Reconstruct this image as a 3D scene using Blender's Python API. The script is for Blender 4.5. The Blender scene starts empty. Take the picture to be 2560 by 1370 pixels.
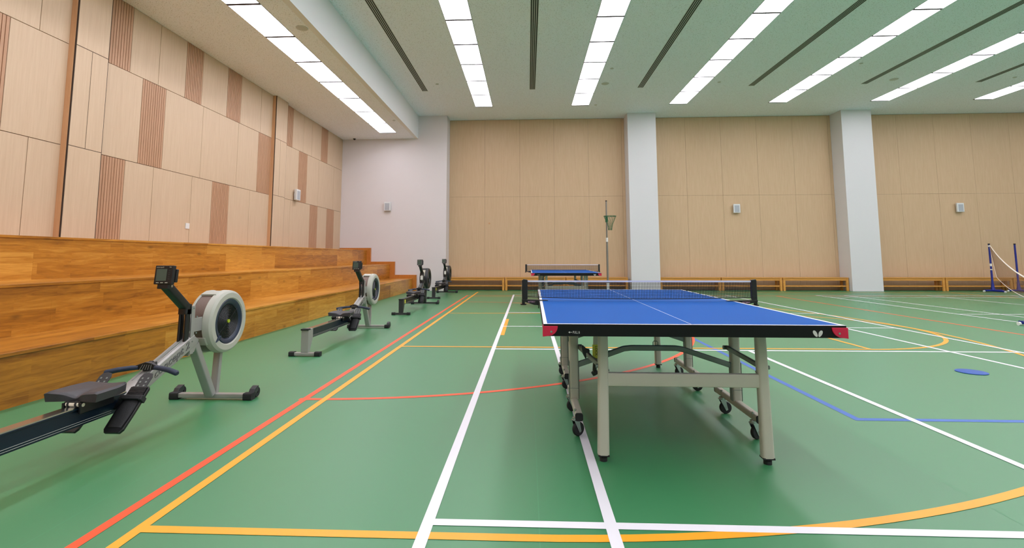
import bpy, bmesh, math, random
from mathutils import Vector, Matrix
random.seed(7)
C = bpy.context.scene.collection
PI = math.pi

# ------------------------------------------------------------------ camera
cam_d = bpy.data.cameras.new('camera'); cam = bpy.data.objects.new('camera', cam_d); C.objects.link(cam)
F_PX, CX, CY = 1225.73, 1265.70, 526.71
PITCH, YAW, ROLL, CAM_H = 0.0943, -0.0439, -0.0016, 1.1077
cam_d.sensor_fit = 'HORIZONTAL'; cam_d.sensor_width = 36.0
cam_d.lens = 36.0 * F_PX / 2560.0
cam_d.shift_x = (1280.0 - CX) / 2560.0
cam_d.shift_y = (CY - 685.0) / 2560.0
cam_d.clip_start = 0.05; cam_d.clip_end = 200
_c, _s = math.cos(YAW), math.sin(YAW); _cp, _sp = math.cos(PITCH), math.sin(PITCH)
_r = Vector((_c, -_s, 0)); _fh = Vector((_s, _c, 0)); _z = Vector((0, 0, 1))
_f = _fh * _cp + _z * _sp; _u = -_fh * _sp + _z * _cp
_r2 = _r * math.cos(ROLL) + _u * math.sin(ROLL); _u2 = _u * math.cos(ROLL) - _r * math.sin(ROLL)
_m = Matrix((_r2, _u2, -_f)).transposed().to_4x4(); _m.translation = Vector((0, 0, CAM_H))
cam.matrix_world = _m
bpy.context.scene.camera = cam

# ------------------------------------------------------------------ world, exposure, light level
w = bpy.data.worlds.new('world'); bpy.context.scene.world = w; w.use_nodes = True
w.node_tree.nodes['Background'].inputs[0].default_value = (0.9, 0.95, 1, 1)
w.node_tree.nodes['Background'].inputs[1].default_value = 0.02
vs = bpy.context.scene.view_settings
vs.view_transform = 'Standard'; vs.look = 'None'; vs.exposure = 0.0; vs.gamma = 1.0; vs.use_curve_mapping = False
PANEL_STRENGTH = 11.6

# ------------------------------------------------------------------ dimensions of the hall
H = 5.937          # main ceiling
H2 = 5.14          # lowered ceiling over the bleachers
XL = -6.343        # left wall
YC = 16.313        # face of columns and of white wall
YP = 16.92         # timber panels in the bays
XB = -3.726        # face of the bulkhead
XR = 19.6; YN = -6.5

# ------------------------------------------------------------------ materials
def lin(c):
    return tuple(((v / 255.0) / 12.92 if v / 255.0 <= .04045 else ((v / 255.0 + .055) / 1.055) ** 2.4) for v in c) + (1.0,)
def newmat(name):
    m = bpy.data.materials.new(name); m.use_nodes = True
    return m, m.node_tree.nodes, m.node_tree.links, m.node_tree.nodes['Principled BSDF']
def N(nodes, typ, **kw):
    n = nodes.new(typ)
    for k, v in kw.items(): setattr(n, k, v)
    return n
def objcoord(nodes, links, scale=(1, 1, 1)):
    tc = nodes.new('ShaderNodeTexCoord'); mp = nodes.new('ShaderNodeMapping')
    mp.inputs['Scale'].default_value = scale; links.new(tc.outputs['Object'], mp.inputs[0]); return mp
def mat(name, col, rough=.5, metal=0., var=.06, nscale=12, bump=0., spec=.5, coat=0., stretch=(1, 1, 1)):
    m, n, l, b = newmat(name)
    b.inputs['Roughness'].default_value = rough; b.inputs['Metallic'].default_value = metal
    b.inputs['Specular IOR Level'].default_value = spec
    if coat: b.inputs['Coat Weight'].default_value = coat; b.inputs['Coat Roughness'].default_value = .1
    c = lin(col)
    mp = objcoord(n, l, stretch)
    nz = N(n, 'ShaderNodeTexNoise'); nz.inputs['Scale'].default_value = nscale; nz.inputs['Detail'].default_value = 3
    l.new(mp.outputs[0], nz.inputs['Vector'])
    mx = N(n, 'ShaderNodeMix', data_type='RGBA')
    mx.inputs[6].default_value = tuple(v * (1 - var) for v in c[:3]) + (1,)
    mx.inputs[7].default_value = tuple(min(1, v * (1 + var)) for v in c[:3]) + (1,)
    l.new(nz.outputs['Fac'], mx.inputs[0]); l.new(mx.outputs[2], b.inputs['Base Color'])
    if bump:
        bp = N(n, 'ShaderNodeBump'); bp.inputs['Strength'].default_value = bump; bp.inputs['Distance'].default_value = .01
        n2 = N(n, 'ShaderNodeTexNoise'); n2.inputs['Scale'].default_value = nscale * 12
        l.new(mp.outputs[0], n2.inputs['Vector']); l.new(n2.outputs['Fac'], bp.inputs['Height']); l.new(bp.outputs[0], b.inputs['Normal'])
    return m
def veneer(name, c1, c2, stretch, rough=.5, scale=3.0, spec=.3):
    m, n, l, b = newmat(name)
    mp = objcoord(n, l, stretch)
    nz = N(n, 'ShaderNodeTexNoise'); nz.inputs['Scale'].default_value = scale; nz.inputs['Detail'].default_value = 6; nz.inputs['Roughness'].default_value = .6
    l.new(mp.outputs[0], nz.inputs['Vector'])
    cr = N(n, 'ShaderNodeValToRGB'); cr.color_ramp.elements[0].position = .3; cr.color_ramp.elements[1].position = .72
    cr.color_ramp.elements[0].color = lin(c1); cr.color_ramp.elements[1].color = lin(c2)
    l.new(nz.outputs['Fac'], cr.inputs[0]); l.new(cr.outputs[0], b.inputs['Base Color'])
    b.inputs['Roughness'].default_value = rough; b.inputs['Specular IOR Level'].default_value = spec
    return m

M = {}
M['panel_left'] = veneer('pale_maple_veneer', (196, 170, 142), (206, 182, 154), (14, 14, .7))
M['panel_back'] = veneer('birch_veneer', (196, 166, 132), (205, 176, 142), (14, 14, .7))
M['slat'] = veneer('beech_slat', (174, 134, 104), (190, 150, 120), (14, 14, .7))
M['gap'] = mat('dark_joint', (58, 44, 36), .9)
M['edge_wood'] = veneer('panel_edge_wood', (196, 150, 108), (206, 162, 122), (14, 14, .7))
M['white_wall'] = mat('white_plaster', (214, 208, 208), .75, var=.015, nscale=2, bump=.05)
M['column_white'] = mat('white_column_paint', (212, 211, 212), .6, var=.01, nscale=2, bump=.04)
M['edge_cap'] = veneer('varnished_edge_board', (178, 106, 40), (196, 124, 54), (16, 1.2, 3), .35, 3, .4)
M['bench'] = veneer('varnished_beech', (196, 134, 58), (216, 156, 76), (1.2, 16, 16), .35, 3, .4)
M['steel'] = mat('powder_coated_grey', (184, 180, 164), .38, .0, .02, 4, spec=.5)
M['steel_dark'] = mat('grey_green_steel', (120, 128, 122), .45, .2, .03)
M['chrome'] = mat('chrome', (190, 190, 190), .2, 1., .02)
M['black'] = mat('black_plastic', (18, 18, 20), .38, var=.1)
M['rubber'] = mat('black_rubber', (24, 24, 26), .7, var=.1, bump=.1)
M['tray'] = mat('black_apron', (9, 9, 10), .45, var=.08, spec=.25)
M['blue'] = mat('blue_table_paint', (8, 82, 160), .55, var=.02, nscale=3, spec=.06)
M['white'] = mat('white_line_paint', (232, 230, 236), .4, var=.01)
M['red'] = mat('crimson_corner', (196, 22, 62), .35, var=.03)
M['grey_logo'] = mat('grey_logo_print', (196, 196, 190), .5)
M['pink_print'] = mat('pink_white_print', (205, 160, 190), .5)
M['label_yellow'] = mat('yellow_label', (206, 204, 70), .5)
M['ink'] = mat('dark_ink', (40, 38, 24), .6)
M['silver'] = mat('silver_aluminium', (158, 156, 152), .36, .35, .03, 5)
M['shell'] = mat('light_grey_shell', (172, 172, 160), .42, .0, .02, 6)
M['navy'] = mat('navy_plastic', (26, 40, 62), .36, .0, .08)
M['navy_rail'] = mat('navy_aluminium', (20, 36, 52), .3, .4, .06, 3)
M['grip'] = mat('navy_grip_rubber', (34, 46, 66), .55, .0, .08)
M['seat'] = mat('charcoal_seat', (52, 50, 54), .5, .0, .05, bump=.08)
M['mesh_band'] = mat('perforated_screen', (108, 92, 84), .45, .5, .15, 160)
M['charcoal'] = mat('charcoal_plastic', (40, 41, 43), .42, .0, .08)
M['lcd'] = mat('lcd_glass', (72, 84, 74), .18, .0, .03)
M['roller_white'] = mat('cream_roller', (222, 210, 190), .4)
M['hub_green'] = mat('lime_hub', (158, 176, 44), .4)
M['dark_letter'] = mat('dark_lettering', (52, 56, 58), .5)
M['sticker'] = mat('white_sticker', (224, 222, 216), .5)
M['badm_blue'] = mat('deep_blue_steel', (18, 34, 128), .35, .0, .05)
M['cord_white'] = mat('white_net_tape', (236, 226, 214), .6)
M['net_brown'] = mat('brown_net_cord', (120, 84, 62), .7)
M['net_black'] = mat('black_net_cord', (14, 14, 20), .7)
M['net_tape'] = mat('white_net_band', (206, 208, 226), .6)
M['green'] = mat('green_paint', (18, 92, 54), .4)
M['pole_grey'] = mat('galvanised_pole', (130, 126, 118), .35, .4, .05)
M['speaker_white'] = mat('white_speaker_cabinet', (214, 216, 216), .45, var=.02)
M['speaker_grille'] = mat('grey_speaker_grille', (168, 172, 178), .6, var=.06, nscale=200)
M['disc_blue'] = mat('blue_rubber_disc', (34, 80, 162), .55)
M['vent_white'] = mat('white_vent_frame', (186, 190, 184), .5)
M['vent_dark'] = mat('dark_vent_slot', (34, 38, 36), .8)
M['divider'] = mat('dark_divider', (70, 64, 74), .7)
M['light_frame'] = mat('light_frame_grey', (150, 148, 152), .5)
M['dark_glass'] = mat('dark_dome', (20, 20, 22), .15)

def ceiling_mat(name, col, speck, rough=.85):
    m, n, l, b = newmat(name)
    mp = objcoord(n, l)
    v = N(n, 'ShaderNodeTexVoronoi'); v.inputs['Scale'].default_value = 48; v.inputs['Randomness'].default_value = 1
    l.new(mp.outputs[0], v.inputs['Vector'])
    nz = N(n, 'ShaderNodeTexNoise'); nz.inputs['Scale'].default_value = 30; nz.inputs['Detail'].default_value = 3
    l.new(mp.outputs[0], nz.inputs['Vector'])
    lt = N(n, 'ShaderNodeMath', operation='ADD'); l.new(v.outputs['Distance'], lt.inputs[0])
    mu = N(n, 'ShaderNodeMath', operation='MULTIPLY'); mu.inputs[1].default_value = .55; l.new(nz.outputs['Fac'], mu.inputs[0]); l.new(mu.outputs[0], lt.inputs[1])
    cr = N(n, 'ShaderNodeValToRGB'); cr.color_ramp.elements[0].position = .43; cr.color_ramp.elements[1].position = .52
    cr.color_ramp.elements[0].color = lin(speck); cr.color_ramp.elements[1].color = lin(col)
    l.new(lt.outputs[0], cr.inputs[0]); l.new(cr.outputs[0], b.inputs['Base Color'])
    b.inputs['Roughness'].default_value = rough; b.inputs['Specular IOR Level'].default_value = .2
    return m
M['ceiling'] = ceiling_mat('fissured_acoustic_ceiling', (240, 245, 255), (166, 170, 168))
M['ceiling_plain'] = mat('smooth_white_soffit', (228, 228, 230), .8, var=.01, nscale=2)

def floor_mat():
    m, n, l, b = newmat('green_sports_vinyl')
    mp = objcoord(n, l)
    nz = N(n, 'ShaderNodeTexNoise'); nz.inputs['Scale'].default_value = .7; nz.inputs['Detail'].default_value = 4; l.new(mp.outputs[0], nz.inputs['Vector'])
    mx = N(n, 'ShaderNodeMix', data_type='RGBA'); mx.inputs[6].default_value = lin((40, 119, 69)); mx.inputs[7].default_value = lin((44, 124, 73))
    l.new(nz.outputs['Fac'], mx.inputs[0]); l.new(mx.outputs[2], b.inputs['Base Color'])
    rr = N(n, 'ShaderNodeMapRange'); rr.inputs[3].default_value = .50; rr.inputs[4].default_value = .56; l.new(nz.outputs['Fac'], rr.inputs[0]); l.new(rr.outputs[0], b.inputs['Roughness'])
    b.inputs['Specular IOR Level'].default_value = .8
    b.inputs['Coat Weight'].default_value = .6; b.inputs['Coat Roughness'].default_value = .38
    n2 = N(n, 'ShaderNodeTexNoise'); n2.inputs['Scale'].default_value = 260; l.new(mp.outputs[0], n2.inputs['Vector'])
    bp = N(n, 'ShaderNodeBump'); bp.inputs['Strength'].default_value = .06; bp.inputs['Distance'].default_value = .002
    l.new(n2.outputs['Fac'], bp.inputs['Height']); l.new(bp.outputs[0], b.inputs['Normal'])
    return m
M['floor'] = floor_mat()
def line_mat(name, col):
    m = mat(name, col, .52, 0, .02, 3, spec=.55); b = m.node_tree.nodes['Principled BSDF']; b.inputs['Coat Weight'].default_value = .3; b.inputs['Coat Roughness'].default_value = .38; return m
M['l_white'] = line_mat('white_court_paint', (226, 224, 230))
M['l_yellow'] = line_mat('yellow_court_paint', (240, 160, 14))
M['l_orange'] = line_mat('orange_court_paint', (238, 76, 18))
M['l_blue'] = line_mat('blue_court_paint', (36, 94, 178))
M['l_seam'] = line_mat('vinyl_weld', (78, 142, 100))

def plank_mat():
    m, n, l, b = newmat('varnished_hardwood_blocks')
    tc = n.new('ShaderNodeTexCoord'); sp = N(n, 'ShaderNodeSeparateXYZ'); l.new(tc.outputs['Object'], sp.inputs[0])
    ad = N(n, 'ShaderNodeMath', operation='ADD'); l.new(sp.outputs[0], ad.inputs[0]); l.new(sp.outputs[2], ad.inputs[1])
    cb = N(n, 'ShaderNodeCombineXYZ'); l.new(sp.outputs[1], cb.inputs[0]); l.new(ad.outputs[0], cb.inputs[1])
    br = N(n, 'ShaderNodeTexBrick'); br.offset = .43; br.squash = 1
    br.inputs['Color1'].default_value = (0, 0, 0, 1); br.inputs['Color2'].default_value = (1, 1, 1, 1); br.inputs['Mortar'].default_value = (.5, .5, .5, 1)
    br.inputs['Scale'].default_value = 1; br.inputs['Mortar Size'].default_value = .0; br.inputs['Brick Width'].default_value = .93; br.inputs['Row Height'].default_value = .117
    l.new(cb.outputs[0], br.inputs['Vector'])
    # wider blocks that share a board
    br2 = N(n, 'ShaderNodeTexBrick'); br2.offset = .31
    br2.inputs['Color1'].default_value = (0, 0, 0, 1); br2.inputs['Color2'].default_value = (1, 1, 1, 1)
    br2.inputs['Scale'].default_value = 1; br2.inputs['Mortar Size'].default_value = .0012; br2.inputs['Brick Width'].default_value = 1.71; br2.inputs['Row Height'].default_value = .351
    br2.inputs['Mortar'].default_value = (.0, .0, .0, 1)
    l.new(cb.outputs[0], br2.inputs['Vector'])
    s1 = N(n, 'ShaderNodeSeparateColor'); l.new(br.outputs['Color'], s1.inputs[0]); s2 = N(n, 'ShaderNodeSeparateColor'); l.new(br2.outputs['Color'], s2.inputs[0])
    of = N(n, 'ShaderNodeMath', operation='MULTIPLY_ADD'); of.inputs[1].default_value = 17.3; l.new(s1.outputs[0], of.inputs[0]); l.new(s2.outputs[0], of.inputs[2])
    yy = N(n, 'ShaderNodeMath', operation='MULTIPLY'); yy.inputs[1].default_value = 1.6; l.new(sp.outputs[1], yy.inputs[0])
    zz = N(n, 'ShaderNodeMath', operation='MULTIPLY'); zz.inputs[1].default_value = 15; l.new(ad.outputs[0], zz.inputs[0])
    c2 = N(n, 'ShaderNodeCombineXYZ'); l.new(yy.outputs[0], c2.inputs[0]); l.new(zz.outputs[0], c2.inputs[1]); l.new(of.outputs[0], c2.inputs[2])
    nz = N(n, 'ShaderNodeTexNoise'); nz.inputs['Scale'].default_value = 1.6; nz.inputs['Detail'].default_value = 7; nz.inputs['Roughness'].default_value = .62; nz.inputs['Distortion'].default_value = .8
    l.new(c2.outputs[0], nz.inputs['Vector'])
    # value = .45*noise + .33*block + .22*board
    a1 = N(n, 'ShaderNodeMath', operation='MULTIPLY'); a1.inputs[1].default_value = .80; l.new(nz.outputs['Fac'], a1.inputs[0])
    a2 = N(n, 'ShaderNodeMath', operation='MULTIPLY_ADD'); a2.inputs[1].default_value = .13; l.new(s1.outputs[0], a2.inputs[0]); l.new(a1.outputs[0], a2.inputs[2])
    a3 = N(n, 'ShaderNodeMath', operation='MULTIPLY_ADD'); a3.inputs[1].default_value = .30; l.new(s2.outputs[0], a3.inputs[0]); l.new(a2.outputs[0], a3.inputs[2])
    cr = N(n, 'ShaderNodeValToRGB'); e = cr.color_ramp.elements
    e[0].position = .3; e[0].color = lin((128, 74, 14)); e[1].position = .9; e[1].color = lin((214, 156, 66))
    k = e.new(.58); k.color = lin((180, 117, 33))
    l.new(a3.outputs[0], cr.inputs[0])
    # knots
    kc = N(n, 'ShaderNodeCombineXYZ'); l.new(sp.outputs[1], kc.inputs[0])
    k3 = N(n, 'ShaderNodeMath', operation='MULTIPLY'); k3.inputs[1].default_value = 2.4; l.new(ad.outputs[0], k3.inputs[0]); l.new(k3.outputs[0], kc.inputs[1])
    vo = N(n, 'ShaderNodeTexVoronoi'); vo.inputs['Scale'].default_value = 1.5; l.new(kc.outputs[0], vo.inputs['Vector'])
    kr = N(n, 'ShaderNodeValToRGB'); kr.color_ramp.elements[0].position = .02; kr.color_ramp.elements[0].color = (.35, .35, .35, 1); kr.color_ramp.elements[1].position = .11; kr.color_ramp.elements[1].color = (1, 1, 1, 1)
    l.new(vo.outputs['Distance'], kr.inputs[0])
    mm = N(n, 'ShaderNodeMix', data_type='RGBA', blend_type='MULTIPLY'); mm.inputs[0].default_value = .7
    l.new(cr.outputs[0], mm.inputs[6]); l.new(kr.outputs[0], mm.inputs[7]); l.new(mm.outputs[2], b.inputs['Base Color'])
    b.inputs['Roughness'].default_value = .33; b.inputs['Specular IOR Level'].default_value = .45
    return m
M['plank'] = plank_mat()

def emit_mat(name, col, s):
    m = bpy.data.materials.new(name); m.use_nodes = True; n = m.node_tree.nodes; l = m.node_tree.links
    n.clear(); o = n.new('ShaderNodeOutputMaterial'); e = n.new('ShaderNodeEmission')
    e.inputs[0].default_value = lin(col); e.inputs[1].default_value = s; l.new(e.outputs[0], o.inputs[0]); return m
M['diffuser'] = emit_mat('glowing_diffuser', (245, 240, 249), PANEL_STRENGTH)

# ------------------------------------------------------------------ mesh helpers
class MB:
    def __init__(s): s.bm = bmesh.new()
    def face(s, pts):
        return s.bm.faces.new([s.bm.verts.new(p) for p in pts])
    def box(s, x0, x1, y0, y1, z0, z1, mtx=None):
        v = [Vector((x, y, z)) for z in (z0, z1) for y in (y0, y1) for x in (x0, x1)]
        if mtx is not None: v = [mtx @ p for p in v]
        v = [s.bm.verts.new(p) for p in v]
        for f in ((0, 2, 3, 1), (4, 5, 7, 6), (0, 1, 5, 4), (2, 6, 7, 3), (0, 4, 6, 2), (1, 3, 7, 5)): s.bm.faces.new([v[i] for i in f])
        return s
    def loops(s, rings, cap=True, closed=True):
        rv = [[s.bm.verts.new(p) for p in r] for r in rings]
        n = len(rv[0])
        for a, b in zip(rv, rv[1:]):
            for i in range(n if closed else n - 1):
                j = (i + 1) % n; s.bm.faces.new((a[i], a[j], b[j], b[i]))
        if cap:
            s.bm.faces.new(rv[0][::-1]); s.bm.faces.new(rv[-1])
        return s
    def frame(s, d, up=None):
        d = Vector(d).normalized(); up = Vector(up) if up is not None else Vector((0, 0, 1))
        if abs(d.dot(up.normalized())) > .98: up = Vector((0, 1, 0)) if up.z else Vector((0, 0, 1))
        x = d.cross(up).normalized(); y = x.cross(d).normalized(); return x, y
    def tube(s, pts, r, n=10, cap=True):
        pts = [Vector(p) for p in pts]; rings = []
        for i, p in enumerate(pts):
            d = (pts[min(i + 1, len(pts) - 1)] - pts[max(i - 1, 0)])
            x, y = s.frame(d); rr = r[i] if isinstance(r, (list, tuple)) else r
            rings.append([p + x * math.cos(2 * PI * k / n) * rr + y * math.sin(2 * PI * k / n) * rr for k in range(n)])
        return s.loops(rings, cap)
    def rtube(s, pts, w, h, r=.008, up=(0, 0, 1), seg=3, scales=None):
        """rounded rectangular bar along pts, w across, h along up"""
        pts = [Vector(p) for p in pts]; rings = []
        for i, p in enumerate(pts):
            d = (pts[min(i + 1, len(pts) - 1)] - pts[max(i - 1, 0)]); x, y = s.frame(d, up)
            sc = scales[i] if scales else 1
            ring = []
            for (sx, sy, a0) in ((1, 1, 0), (-1, 1, 90), (-1, -1, 180), (1, -1, 270)):
                for k in range(seg + 1):
                    a = math.radians(a0 + 90 * k / seg)
                    ring.append(p + x * (sx * (w * sc / 2 - r) + r * math.cos(a)) + y * (sy * (h * sc / 2 - r) + r * math.sin(a)))
            rings.append(ring)
        return s.loops(rings)
    def cyl(s, p0, p1, r, n=20, r1=None):
        return s.tube([p0, p1], [r, r if r1 is None else r1], n)
    def lathe(s, prof, n=40, origin=(0, 0, 0), axis='z', a0=0., a1=2 * PI, cap=False):
        o = Vector(origin); full = abs(a1 - a0 - 2 * PI) < 1e-6
        steps = n if full else n + 1
        cols = []
        for k in range(steps):
            a = a0 + (a1 - a0) * k / n; ring = []
            for (t, r) in prof:
                if axis == 'z': p = Vector((r * math.cos(a), r * math.sin(a), t))
                elif axis == 'x': p = Vector((t, r * math.cos(a), r * math.sin(a)))
                else: p = Vector((r * math.cos(a), t, r * math.sin(a)))
                ring.append(s.bm.verts.new(o + p))
            cols.append(ring)
        m = len(prof)
        for k in range(steps if full else steps - 1):
            A, B = cols[k], cols[(k + 1) % steps]
            for i in range(m - 1):
                s.bm.faces.new((A[i], A[i + 1], B[i + 1], B[i]))
        if not full and cap:
            s.bm.faces.new(cols[0]); s.bm.faces.new(cols[-1][::-1])
        return s
    def prism(s, poly, t0, t1, axis='x', mtx=None):
        """polygon (a,b) extruded along axis; axis x: (a,b)=(y,z); y: (x,z); z: (x,y)"""
        def P(a, b, t):
            p = Vector((t, a, b)) if axis == 'x' else Vector((a, t, b)) if axis == 'y' else Vector((a, b, t))
            return mtx @ p if mtx is not None else p
        return s.loops([[P(a, b, t0) for a, b in poly], [P(a, b, t1) for a, b in poly]])
    def build(s, name, m, parent=None, smooth=False, bevel=0., loc=None, seg=2, ang=40):
        bmesh.ops.recalc_face_normals(s.bm, faces=s.bm.faces)
        me = bpy.data.meshes.new(name); s.bm.to_mesh(me); s.bm.free()
        me.materials.append(m)
        o = bpy.data.objects.new(name, me); C.objects.link(o)
        if parent is not None: o.parent = parent
        if loc is not None: o.location = loc
        if smooth:
            for p in me.polygons: p.use_smooth = True
            sharp(me, ang)
        if bevel:
            md = o.modifiers.new('bevel', 'BEVEL'); md.width = bevel; md.segments = seg; md.limit_method = 'ANGLE'; md.angle_limit = math.radians(40)
            md.harden_normals = False
        return o
def sharp(me, ang=40):
    bm = bmesh.new(); bm.from_mesh(me); t = math.radians(ang)
    for e in bm.edges:
        e.smooth = not (len(e.link_faces) == 2 and e.calc_face_angle(0) > t)
    bm.to_mesh(me); bm.free()
def tag(o, label=None, cat=None, group=None, kind=None):
    if label: o['label'] = label
    if cat: o['category'] = cat
    if group: o['group'] = group
    if kind: o['kind'] = kind
    return o
def empty(name, loc=(0, 0, 0), rz=0):
    o = bpy.data.objects.new(name, None); C.objects.link(o); o.location = loc; o.rotation_euler = (0, 0, rz); o.empty_display_size = .1
    return o
def kids(o): return [c for c in C.objects if c.parent == o]
def copy_tree(o, parent=None):
    c = o.copy(); C.objects.link(c); c.parent = parent
    for ch in kids(o): copy_tree(ch, c)
    return c
def text(name, body, size, m, parent, mtx, outline=0., shear=0., align='LEFT', width=None, ext=.0004):
    cu = bpy.data.curves.new(name, 'FONT'); cu.body = body; cu.size = size; cu.align_x = align; cu.shear = shear
    if outline: cu.fill_mode = 'NONE'; cu.bevel_depth = outline; cu.bevel_resolution = 0; cu.resolution_u = 4
    else: cu.extrude = ext; cu.resolution_u = 4
    t = bpy.data.objects.new(name, cu); C.objects.link(t)
    bpy.context.view_layer.update()
    me = bpy.data.meshes.new_from_object(t.evaluated_get(bpy.context.evaluated_depsgraph_get()))
    C.objects.unlink(t); bpy.data.objects.remove(t)
    if width:
        xs = [v.co.x for v in me.vertices]; k = width / (max(xs) - min(xs))
        for v in me.vertices: v.co.x *= k
    me.transform(mtx); me.materials.clear(); me.materials.append(m)
    o = bpy.data.objects.new(name, me); C.objects.link(o); o.parent = parent
    return o

# ------------------------------------------------------------------ floor and court markings
b = MB(); b.box(XL - .3, XR, YN, YP + .3, -.12, 0); floor = tag(b.build('floor', M['floor']), kind='structure')
LV = [0]
def strip(name, m, x0, x1, y0, y1, z):
    LV[0] += 1; z += .000012 * (LV[0] % 30)
    b = MB(); b.face([(x0, y0, z), (x1, y0, z), (x1, y1, z), (x0, y1, z)]); return b.build(name, m, floor)
def vline(name, m, x, y0, y1, z, wd=.05): return strip(name, m, x - wd / 2, x + wd / 2, y0, y1, z)
def hline(name, m, y, x0, x1, z, wd=.05): return strip(name, m, x0, x1, y - wd / 2, y + wd / 2, z)
def arc(name, m, cx, cy, r, a0, a1, z, wd=.05, n=72):
    LV[0] += 1; z += .000012 * (LV[0] % 30)
    b = MB(); pr = None
    for k in range(n + 1):
        a = math.radians(a0 + (a1 - a0) * k / n)
        q = (b.bm.verts.new((cx + (r - wd / 2) * math.cos(a), cy + (r - wd / 2) * math.sin(a), z)), b.bm.verts.new((cx + (r + wd / 2) * math.cos(a), cy + (r + wd / 2) * math.sin(a), z)))
        if pr: b.bm.faces.new((pr[0], pr[1], q[1], q[0]))
        pr = q
    return b.build(name, m, floor)
zs, zb, zo, zy, zw = .0004, .0008, .0012, .0016, .0020
for x in (-5.96, -3.96, -1.96, .04, 2.04, 4.04, 6.04, 8.04): vline('floor_seam', M['l_seam'], x, YN + .1, YP, zs, .004)
# orange netball court
vline('orange_line', M['l_orange'], -1.757, YN + 4.8, 14.38, zo)
vline('orange_line', M['l_orange'], 7.0, -1, 14.38, zo)
hline('orange_line', M['l_orange'], 14.36, -1.78, 16, zo)
arc('orange_arc', M['l_orange'], -1.80, 8.10, 4.205, -90, 90, zo)
# yellow basketball court
vline('yellow_line', M['l_yellow'], -1.598, YN + 2, 15.77, zy)
hline('yellow_line', M['l_yellow'], 15.75, -1.62, 16, zy)
hline('yellow_line', M['l_yellow'], 2.055, -1.6, .0, zy); arc('yellow_arc', M['l_yellow'], -.02, 8.02, 5.965, -90.2, 90.2, zy, n=120)
hline('yellow_line', M['l_yellow'], 13.985, -1.6, .0, zy)
hline('yellow_line', M['l_yellow'], 6.185, -1.6, 4.1, zy); hline('yellow_line', M['l_yellow'], 9.84, -1.6, 4.1, zy)
vline('yellow_line', M['l_yellow'], 4.09, 6.16, 9.865, zy)
arc('yellow_arc', M['l_yellow'], 4.09, 8.01, 1.83, -90, 90, zy)
arc('yellow_arc', M['l_yellow'], 12.9, 8.01, 1.83, 0, 360, zy)
vline('yellow_line', M['l_yellow'], 12.9, 0.4, 15.75, zy)
strip('yellow_mark', M['l_yellow'], -.398, -.345, 7.11, 8.92, zy)
# blue court
vline('blue_line', M['l_blue'], 2.24, 3.545, 7.1, zb, .052); hline('blue_line', M['l_blue'], 3.57, 2.22, 13.5, zb, .052)
# white badminton courts
for x in (-.425, .337, 2.605, 4.905, 5.69):
    if x == 2.605: vline('white_line', M['l_white'], x, 1.3, 6.06, zw); vline('white_line', M['l_white'], x, 9.98, 14.6, zw)
    else: vline('white_line', M['l_white'], x, .8 if x < 1 else 1.3, 14.63, zw)
for y in (2.156, 6.055, 8.008, 9.97, 13.96, 14.62): hline('white_line', M['l_white'], y, -.45, 5.715, zw)
for x in (8.25, 9.02, 11.3, 13.6, 14.37): vline('white_line', M['l_white'], x, 1.3, 14.63, zw)
for y in (2.156, 6.055, 9.93, 13.96, 14.62): hline('white_line', M['l_white'], y, 8.225, 14.4, zw)

# ------------------------------------------------------------------ ceiling
b = MB(); b.box(XB, XR, YN, YP + .3, H, H + .15); tag(b.build('ceiling', M['ceiling']), kind='structure')
b = MB(); b.box(XL - .3, XB - .001, YN, YC + .01, H2 + .0, H2 + .12); tag(b.build('ceiling_lower', M['ceiling']), kind='structure')
b = MB(); b.box(XB - .12, XB, YN, YC + .01, H2 - .0005, H + .002); tag(b.build('trim_1', M['ceiling_plain']), kind='structure')

# ------------------------------------------------------------------ left wall: timber panels
wl = empty('wall_left', (0, 0, 0)); tag(wl, kind='structure')
b = MB(); b.box(XL - .3, XL - .03, YN, YC + .3, 0, H2); b.build('backing', M['gap'], wl)
G = .004
ZB, Z1, Z2, ZT = 1.347, 2.64, 4.06, H2
def panel(y0, y1, z0, z1, x=XL, kind='p', th=.03):
    if kind == 'p':
        b = MB(); b.box(x - th, x, y0 + G, y1 - G, z0 + G, z1 - G); return b.build('wood_panel', M['panel_left'], wl, bevel=.0015, seg=1)
    n = max(4, round((y1 - y0) / .048)); p = (y1 - y0) / n
    b = MB()
    for k in range(n): b.box(x - .014, x, y0 + k * p + .0055, y0 + (k + 1) * p - .0055, z0 + G, z1 - G)
    b.box(x - th, x - .012, y0 + G, y1 - G, z0 + G, z1 - G)
    return b.build('slatted_panel', M['slat'], wl)
def row(z0, z1, ys, kinds):
    for a, c, k in zip(ys, ys[1:], kinds): panel(a, c, z0, z1, XL, k)
# bay nearest the camera
row(Z2, ZT, (-3, -1.2, .6, 1.8, 2.3, 3.5, 4.0, 5.868, 6.285), 'ppspspp' + 'p')
row(Z1, Z2, (-3, -1.2, .6, 1.8, 3.0, 3.5, 4.8, 5.0, 5.51, 6.285), 'ppppsppsp')
row(ZB, Z1, (-3, -1.2, .6, 1.8, 2.9, 3.5, 4.6, 5.85, 6.285), 'pppsppp' + 'p')
# middle bay
row(Z2, ZT, (6.825, 7.325, 7.925, 8.58, 9.045, 9.845, 10.345, 11.155, 11.68), 'sppspspp')
row(Z1, Z2, (6.825, 7.6, 8.125, 9.12, 10.30, 11.105, 11.68), 'psppps')
row(ZB, Z1, (6.825, 7.36, 7.95, 8.91, 9.51, 10.07, 10.84, 11.68), 'spppspp')
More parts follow.
